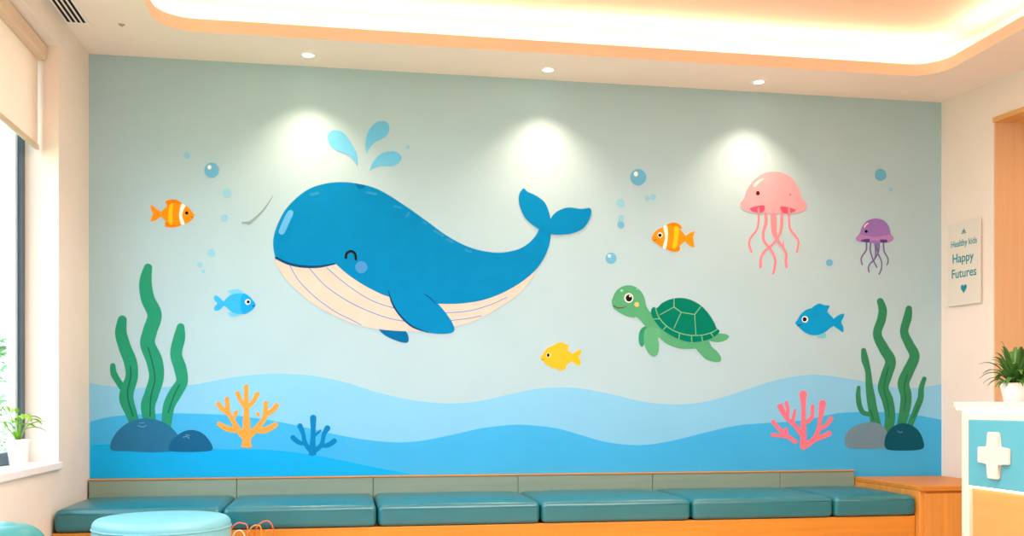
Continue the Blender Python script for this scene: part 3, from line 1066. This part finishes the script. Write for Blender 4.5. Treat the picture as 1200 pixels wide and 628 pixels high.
M_fb = P_('fish_sky_blue', (52, 176, 240))
M_fb2 = P_('fish_head_blue', (24, 162, 228))
M_fl = P_('fish_pale_fin', (112, 200, 236))
F = Frame(220, 280, 6.28)
f = mural_root('mural_blue_fish', 'bright blue fish facing right, below and left of the whale', 'fish', 276, 370, 'painted blue fish')
decal('tail_fin', [F(spline([(270, 470), (236, 432), (205, 415), (193, 432), (201, 456), (219, 472), (200, 495), (193, 515), (205, 528), (236, 520), (270, 486)]))], 3, M_fb, f)
decal('dorsal_fin', [F(spline([(294, 386), (340, 370), (385, 374), (415, 406), (330, 420), (312, 402)]))], 3, M_fl, f)
decal('belly_fin', [F(spline([(302, 540), (385, 546), (360, 568), (320, 571), (303, 559)]))], 3, M_fl, f)
decal('body', [F(spline([(256, 477), (290, 432), (330, 408), (400, 400), (450, 420), (490, 465), (498, 488), (470, 525), (420, 550), (370, 552), (320, 535), (285, 502)]))], 4, M_fb, f)
decal('head_patch', [F(spline([(412, 402), (450, 420), (490, 465), (498, 488), (470, 525), (412, 551), (388, 500), (390, 440)]))], 5, M_fb2, f)
decal('eye_ring', [F(ellipse(441, 463, 20))], 6, WH, f)
decal('eye', [F(ellipse(445, 463, 12))], 7, BK, f)
decal('mouth', [F(stroke([(476, 491), (484, 494), (492, 488)], 6))], 6, M_wn, f)
F = Frame(920, 340, 10.46)
f = mural_root('mural_blue_fish', 'blue fish facing left, below the purple jellyfish', 'fish', 958, 396, 'painted blue fish')
M_fc = P_('fish_cyan_blue', (10, 152, 212))
decal('tail_fin', [F(spline([(580, 370), (650, 310), (715, 288), (721, 322), (690, 390), (715, 455), (712, 512), (660, 482), (580, 420)]))], 3, M_fc, f)
decal('dorsal_fin', [F(spline([(335, 222), (385, 176), (430, 165), (480, 182), (546, 192), (528, 232), (505, 272), (420, 265)]))], 3, M_fc, f)
decal('belly_fin', [F(spline([(378, 548), (480, 520), (501, 545), (498, 578), (450, 588), (410, 576)]))], 3, P_('fish_aqua_fin', (112, 194, 208)), f)
decal('body', [F(spline([(127, 392), (150, 368), (190, 300), (250, 247), (330, 220), (410, 215), (485, 245), (550, 300), (602, 362), (600, 428), (550, 468), (480, 520), (400, 548), (320, 548), (240, 515), (170, 455), (135, 418)]))], 4, M_fc, f)
decal('eye_ring', [F(ellipse(244, 357, 38, 40))], 5, WH, f)
decal('eye', [F(ellipse(240, 357, 25, 27))], 6, BK, f)
decal('mouth', [F(stroke([(150, 432), (170, 430), (197, 422)], 9))], 5, M_wn, f)
F = Frame(620, 390, 12.56)
f = mural_root('mural_yellow_fish', 'small yellow fish facing left, between whale belly and turtle', 'fish', 656, 433)
M_fy = P_('fish_yellow', (252, 186, 48))
decal('tail_fin', [F(spline([(625, 330), (700, 270), (760, 248), (766, 290), (735, 360), (757, 420), (755, 477), (700, 465), (625, 405)]))], 3, P_('fish_amber', (252, 184, 36)), f)
decal('dorsal_fin', [F(spline([(340, 198), (415, 150), (480, 140), (540, 165), (587, 180), (576, 218), (555, 248), (460, 260), (380, 240)]))], 3, M_fy, f)
decal('belly_fin', [F(spline([(390, 510), (440, 550), (490, 553), (532, 528), (545, 480), (470, 470)]))], 3, M_fy, f)
decal('body', [F(spline([(163, 356), (200, 320), (232, 260), (300, 207), (380, 188), (460, 190), (545, 235), (600, 278), (655, 330), (645, 405), (590, 442), (530, 482), (460, 515), (390, 525), (330, 510), (250, 462), (205, 415), (170, 378)]))], 4, M_fy, f)
decal('eye_ring', [F(ellipse(288, 330, 31, 33))], 5, P_('fish_eye_cream', (250, 226, 180)), f)
decal('eye', [F(ellipse(283, 328, 20, 26))], 6, BK, f)
decal('mouth', [F(stroke([(183, 386), (200, 396), (228, 382)], [5, 9, 4]))], 5, P_('mouth_brown', (92, 72, 40)), f)

# --- jellyfish
F = Frame(850, 190, 4.486)
M_pk = P_('jelly_pink', (240, 160, 170))
M_pt = P_('jelly_tentacle_pink', (238, 140, 152))
M_pd = P_('jelly_dark_pink', (214, 84, 112))
j = mural_root('mural_jellyfish', 'large pink jellyfish with wavy tentacles painted on the mural', 'jellyfish', 906, 320, 'painted jellyfish')
for k, (pts, w) in enumerate((([(175, 250), (175, 310), (165, 355), (135, 395), (125, 430), (138, 472)], 11), ([(213, 255), (213, 320), (200, 370), (204, 415), (237, 457), (262, 510), (259, 555), (252, 585)], [17, 17, 15, 14, 13, 13, 13, 12]),
                              ([(253, 255), (255, 320), (258, 370), (274, 408), (300, 445), (320, 482), (318, 520), (323, 549)], [32, 32, 28, 18, 14, 14, 14, 14]),
                              ([(297, 255), (296, 330), (285, 380), (250, 430), (205, 470), (188, 505), (185, 550)], [17, 17, 14, 13, 13, 13, 15]), ([(335, 250), (335, 310), (341, 350), (370, 390), (385, 420), (376, 472)], 11), ([(305, 416), (306, 446)], 6))):
    decal('tentacle', [F(stroke(pts, w))], 3 + 0.05 * k, M_pt, j)
decal('bell', [F(spline([(79, 218), (98, 190), (112, 150), (145, 100), (195, 62), (250, 50), (305, 58), (355, 90), (388, 140), (402, 188), (426, 220), (418, 250), (380, 266), (310, 262), (250, 270), (190, 264), (130, 262), (90, 245)]))], 5, M_pk, j)
decal('underside', [F(spline([(128, 244), (165, 231), (206, 229), (198, 263), (150, 262)])), F(spline([(290, 234), (330, 237), (371, 252), (340, 268), (303, 266)]))], 6, M_pd, j, 'dark pink underside')
decal('inner_tentacle', [F(stroke([(175, 246), (175, 275)], 11)), F(stroke([(335, 244), (335, 272)], 11))], 7, M_pt, j)
decal('sheen_mark', [F(stroke([(155, 122), (172, 104), (198, 88)], [16, 14, 7]))], 6, P_('jelly_sheen', (252, 216, 212)), j)
decal('eye', [F(ellipse(171, 163, 10, 12))], 6, P_('eye_brown', (78, 30, 30)), j)
decal('eye', [F(ellipse(341, 171, 4, 7))], 6, P_('eye_faint', (204, 104, 112)), j)
M_pu = P_('jelly_purple', (146, 116, 190))
M_pu2 = P_('jelly_rim_mauve', (172, 130, 190))
M_pu3 = P_('jelly_tentacle_violet', (112, 104, 160))
j = mural_root('mural_jellyfish', 'small purple jellyfish with thin tentacles at the mural\'s right side', 'jellyfish', 1025, 321, 'painted jellyfish')
for k, pts in enumerate(([(742, 415), (741, 460), (722, 490), (714, 510), (720, 538)], [(765, 415), (762, 460), (772, 500), (785, 530), (796, 552)], [(785, 415), (790, 460), (786, 505), (760, 535), (752, 558), (756, 577)],
                         [(808, 415), (806, 465), (788, 505), (772, 525)], [(798, 415), (800, 470), (820, 520), (820, 560), (808, 589)], [(832, 415), (834, 465), (852, 500), (856, 520), (850, 540)])):
    decal('tentacle', [F(stroke(pts, [8, 8] + [7] * (len(pts) - 2)))], 3 + 0.05 * k, M_pu3, j)
decal('bell', [F(spline([(697, 395), (708, 372), (718, 342), (742, 311), (785, 296), (830, 305), (858, 335), (868, 372), (872, 395), (850, 416), (785, 426), (720, 416)]))], 5, M_pu, j)
decal('bell_rim', [F(spline([(687, 398), (706, 380), (730, 384), (785, 393), (842, 385), (866, 380), (884, 396), (878, 414), (850, 424), (818, 418), (785, 412), (755, 416), (715, 420), (692, 412)]))], 6, M_pu2, j)
decal('underside', [F(spline([(712, 411), (735, 404), (758, 405), (755, 420), (728, 419)])), F(spline([(814, 408), (835, 406), (853, 411), (845, 422), (818, 421)]))], 7, P_('jelly_shade_violet', (76, 74, 128)), j, 'dark violet underside')
decal('sheen_mark', [F(stroke([(731, 342), (738, 330), (750, 321)], 6))], 6, P_('jelly_sheen', (252, 216, 212)), j)
decal('eye', [F(ellipse(741, 364, 8))], 6, BK, j)

# --- seaweed
M_sg = P_('seaweed_green', (40, 148, 114))
M_sg2 = P_('seaweed_vein', (24, 112, 84))
M_rg = P_('seaweed_olive_green', (50, 134, 94))


def seaweed(F, fronds, veins, m, label, at_, twig=None):
    r = mural_root('mural_seaweed', label, 'seaweed', at_[0], at_[1], 'painted seaweed')
    for k, (pts, w) in enumerate(fronds):
        decal('frond', [F(stroke(pts, w))], 3 + 0.1 * k, m, r)
    decal('frond_vein', [F(stroke(v, 4.5)) for v in veins], 4.2, M_sg2, r)
    return r


seaweed(Frame(110, 300, 2.616), [
    ([(166, 36), (158, 80), (165, 130), (186, 180), (172, 230), (165, 270), (185, 320), (192, 370), (178, 420), (166, 460), (172, 510)], [26, 38, 42, 44, 44, 46, 50, 46, 44, 44, 38]),
    ([(87, 196), (83, 235), (95, 280), (112, 325), (116, 370), (103, 410), (100, 440), (114, 480), (124, 510)], [28, 36, 38, 40, 38, 42, 44, 36, 30]),
    ([(58, 336), (62, 362), (85, 400)], [16, 20, 20]),
    ([(266, 218), (262, 250), (252, 300), (265, 345), (270, 385), (250, 420), (230, 460), (222, 518)], [24, 36, 36, 38, 36, 40, 36, 30])],
    [[(112, 340), (113, 370), (104, 410), (106, 445), (120, 490)], [(166, 280), (180, 330), (187, 380), (175, 430), (172, 490)], [(262, 395), (245, 430), (228, 480)]],
    M_sg, 'tall green seaweed growing behind the left grey rocks', (178, 497))
seaweed(Frame(980, 340, 3.489), [
    ([(112, 246), (118, 285), (130, 330), (135, 390), (142, 440), (150, 490), (165, 560)], [20, 30, 24, 30, 36, 38, 42]),
    ([(92, 398), (90, 430), (95, 470), (110, 500), (140, 508)], [15, 20, 22, 20, 18]),
    ([(180, 46), (190, 80), (185, 120), (168, 180), (195, 240), (222, 290), (205, 350), (192, 400), (210, 450), (220, 510), (214, 570)], [28, 34, 36, 36, 42, 44, 46, 44, 46, 42, 38]),
    ([(297, 76), (292, 110), (278, 170), (298, 220), (320, 270), (295, 330), (275, 380), (285, 430), (282, 480), (266, 550)], [26, 34, 34, 38, 42, 46, 48, 46, 44, 36]),
    ([(360, 362), (348, 400), (345, 440), (330, 480), (302, 550)], [18, 22, 25, 26, 24])],
    [[(215, 310), (202, 360), (196, 410), (210, 460), (216, 520)], [(290, 345), (278, 400), (284, 440), (278, 490)], [(140, 490), (152, 530)], [(338, 470), (315, 520)]],
    M_rg, 'green seaweed cluster at the right end of the mural', (1045, 500))

# --- rocks
F = Frame(110, 300, 2.616)
M_rk = P_('rock_slate', (42, 114, 154))
M_rk2 = P_('rock_dark_slate', (26, 98, 140))
M_rk3 = P_('rock_highlight', (92, 156, 184))


def rock(outl, hls, m, label, layer):
    xs = [q[0] for q in outl]
    r = mural_root('mural_rock', label, 'rock', sum(xs) / len(xs), max(q[1] for q in outl), 'painted rocks')
    decal('rock_face', [outl], layer, m, r)
    decal('chalk_mark', hls, layer + 1, M_rk3, r)


rock(F(spline([(50, 588), (56, 562), (76, 533), (110, 508), (150, 498), (200, 504), (238, 526), (262, 560), (258, 594), (180, 601), (100, 598), (62, 597)])), [F(stroke([(135, 520), (150, 524), (160, 519)], 3)), F(stroke([(140, 512), (154, 511)], 2.5))], M_rk, 'large grey-blue rock under the left seaweed', 5)
rock(FA(spline([(217, 236), (225, 214), (250, 193), (278, 186), (305, 195), (325, 217), (331, 236), (318, 241), (280, 243), (230, 242)])), [FA(stroke([(255, 205), (264, 203), (270, 208)], 2.5)), FA(stroke([(262, 198), (272, 201)], 2))], M_rk2, 'small dark blue rock beside the large left rock', 7)
F = Frame(980, 340, 3.489)
rock(F(spline([(36, 600), (60, 564), (110, 543), (150, 540), (190, 555), (212, 590), (215, 640), (120, 648), (45, 642)])), [F(stroke([(100, 560), (120, 556)], 3))], P_('rock_grey', (106, 140, 160)), 'pale grey rock at the foot of the right seaweed', 5)
rock(F(spline([(200, 604), (222, 566), (260, 545), (300, 549), (334, 572), (354, 610), (352, 648), (270, 655), (205, 648)])), [F(stroke([(252, 576), (262, 582), (270, 578)], 3))], P_('rock_teal', (14, 84, 104)), 'dark teal rock at the foot of the right seaweed', 7)

# --- corals
F = Frame(230, 440, 6.278)


def coral(F, branches, rgb, nm, label, at_):
    r = tag(decal('mural_coral', [F(stroke(p, w)) for p, w in branches], 3, P_(nm, rgb)), label, 'coral', 'painted corals')
    return r


coral(F, [([(370, 500), (370, 400), (368, 230), (368, 82)], [64, 60, 38, 36]), ([(340, 520), (402, 520)], 20), ([(368, 245), (328, 185), (303, 130)], [30, 32, 34]), ([(368, 245), (418, 192), (449, 135)], [30, 32, 36]),
          ([(365, 460), (312, 402), (272, 335), (238, 275), (225, 172)], [50, 44, 36, 34, 34]), ([(232, 275), (188, 242), (162, 207)], [34, 36, 34]), ([(280, 305), (294, 268)], [26, 28]),
          ([(318, 402), (235, 392), (168, 357)], [34, 44, 34]), ([(372, 460), (430, 402), (498, 318), (512, 202)], [50, 44, 38, 34]), ([(505, 292), (560, 257), (591, 220)], [34, 36, 38]), ([(452, 278), (454, 294)], 22),
          ([(440, 405), (512, 400), (584, 361)], [36, 46, 36])], (250, 160, 70), 'coral_orange', 'orange branching coral beside the left rocks', None)
coral(F, [([(855, 565), (857, 480), (860, 400), (860, 312)], [52, 40, 36, 48]), ([(832, 578), (878, 578)], 14), ([(850, 560), (803, 500), (786, 430), (763, 372)], [40, 34, 30, 42]), ([(805, 505), (752, 490), (711, 456)], [26, 34, 38]),
          ([(860, 560), (920, 510), (940, 430), (965, 388)], [40, 34, 32, 44]), ([(918, 518), (972, 510), (1016, 481)], [26, 36, 38]), ([(868, 445), (898, 418), (916, 402)], [20, 18, 12])], (10, 128, 188), 'coral_blue', 'dark blue branching coral below the whale', None)
F = Frame(890, 440, 7.855)
coral(F, [([(405, 650), (405, 500), (405, 290), (402, 172)], [64, 52, 42, 72]), ([(400, 560), (330, 462), (250, 390), (192, 285)], [50, 42, 40, 56]), ([(255, 392), (262, 320), (248, 250)], [34, 36, 34]), ([(302, 425), (316, 370), (328, 315)], [36, 32, 20]),
          ([(330, 610), (205, 515), (124, 425)], [40, 40, 38]), ([(250, 560), (243, 495)], [36, 38]), ([(230, 560), (120, 545)], [30, 36]), ([(410, 440), (478, 390), (488, 280)], [34, 38, 34]), ([(440, 640), (520, 560), (555, 430), (580, 258)], [50, 46, 36, 66]), ([(545, 500), (615, 455), (660, 395)], [34, 36, 42]),
          ([(520, 590), (640, 535)], [36, 48])], (238, 122, 142), 'coral_pink', 'pink branching coral left of the right-hand rocks', None)

# --- bubbles
M_bb = P_('bubble_blue', (104, 180, 216))
M_bb2 = P_('bubble_pale', (138, 200, 222))
M_bg = P_('bubble_glint', (238, 244, 232))
for (x, y, r, glint, m, lab) in (
        (248, 199.5, 8.6, True, M_bb, 'large glinting bubble above right of the left clownfish'),
        (219, 182, 3.8, False, M_bb2, 'small bubble highest above the left clownfish'),
        (266, 226, 5.0, False, M_bb2, 'pale bubble just below the large left glinting bubble'),
        (263, 255.5, 4.2, False, M_bb2, 'small pale bubble right of the left clownfish'),
        (247.5, 296.5, 4.6, False, M_bb2, 'round bubble above the left blue fish, largest of three'),
        (234, 310, 3.0, False, M_bb2, 'small bubble above the left blue fish, middle of three'),
        (238.5, 318, 2.0, False, M_bb2, 'tiny bubble nearest above the left blue fish'),
        (478, 172.5, 2.4, False, M_bb2, 'tiny faint bubble right of the whale spout'),
        (748, 207.7, 9.4, True, M_bb, 'largest glinting bubble between whale tail and pink jellyfish'),
        (727, 238, 4.8, False, M_bb2, 'pale bubble right of the whale tail, topmost in a column'),
        (728, 255.5, 3.4, False, M_bb2, 'small bubble right of the whale tail, middle of a column'),
        (727.5, 263.5, 4.0, False, M_bb, 'bubble right of the whale tail, lowest of a column'),
        (758.5, 232.5, 3.0, False, M_bb2, 'left one of two joined tiny bubbles above the right clownfish'),
        (765.5, 230.8, 3.4, False, M_bb2, 'right one of two joined tiny bubbles above the right clownfish'),
        (716, 302.5, 6.4, True, M_bb, 'glinting bubble above the turtle head'),
        (1032, 205, 6.8, False, M_bb, 'large flat blue bubble above the purple jellyfish'),
        (1044, 222, 2.6, False, M_bb2, 'tiny bubble just above the purple jellyfish, right side'),
        (972, 307.7, 3.8, False, M_bb, 'lone bubble between the two jellyfish')):
    b = tag(decal('mural_bubble', [ellipse(x, y, r, r * 1.03)], 3, m), lab, 'bubble', 'painted bubbles')
    if glint:
        g = decal('glint', [ellipse(x - r * 0.30, y - r * 0.42, r * 0.26, r * 0.30)], 4, M_bg, b)
tag(decal('brush_mark', [stroke([(291, 262), (302, 253), (311, 243), (320, 229)], [3.0, 2.2, 1.6, 0.6]), stroke([(284, 261), (293, 261)], [2.0, 3.4])], 3, P_('faint_grey', (138, 160, 156))), 'faint grey brush mark on the wall left of the whale', 'brush mark')

# ------------------------------------------------------------------ greenery outside the window
M_hedge = mat('hedge_leaf', (130, 176, 120), 0.7, 0.2, 0.3, 8)
rnd = random.Random(11)
for (x, y, r, h, lab) in ((-2.75, 4.8, 1.2, 2.3, 'green shrub outside the window'),):
    root = thing('garden_shrub', lab, 'shrub', (x, y, -0.6))
    bm = bmesh.new()
    for k in range(900):
        a0, b0 = rnd.uniform(0, 2 * PI), rnd.uniform(-0.4, PI / 2)
        q = r * (0.8 + 0.2 * rnd.random())
        leaf(bm, (x + q * math.cos(a0) * math.cos(b0), y + q * math.sin(a0) * math.cos(b0), 0.3 + h * 0.7 * math.sin(b0)), a0, 0.22, 0.08, 0.06, 0.12, 4)
    obj('foliage', bm, M_hedge, root)
    obj('trunk', add_tube(bmesh.new(), [(x, y, -0.6), (x, y, 0.2), (x + 0.05, y, 1.0)], [0.09, 0.07, 0.03], 10), mat('bark', (96, 74, 56), 0.9, 0.1, 0.2), root, True)
struct('ground', box((-14, -12, -0.8), (-0.26, 14, -0.6)), mat('garden_lawn', (120, 160, 90), 0.9, 0.1, 0.1))
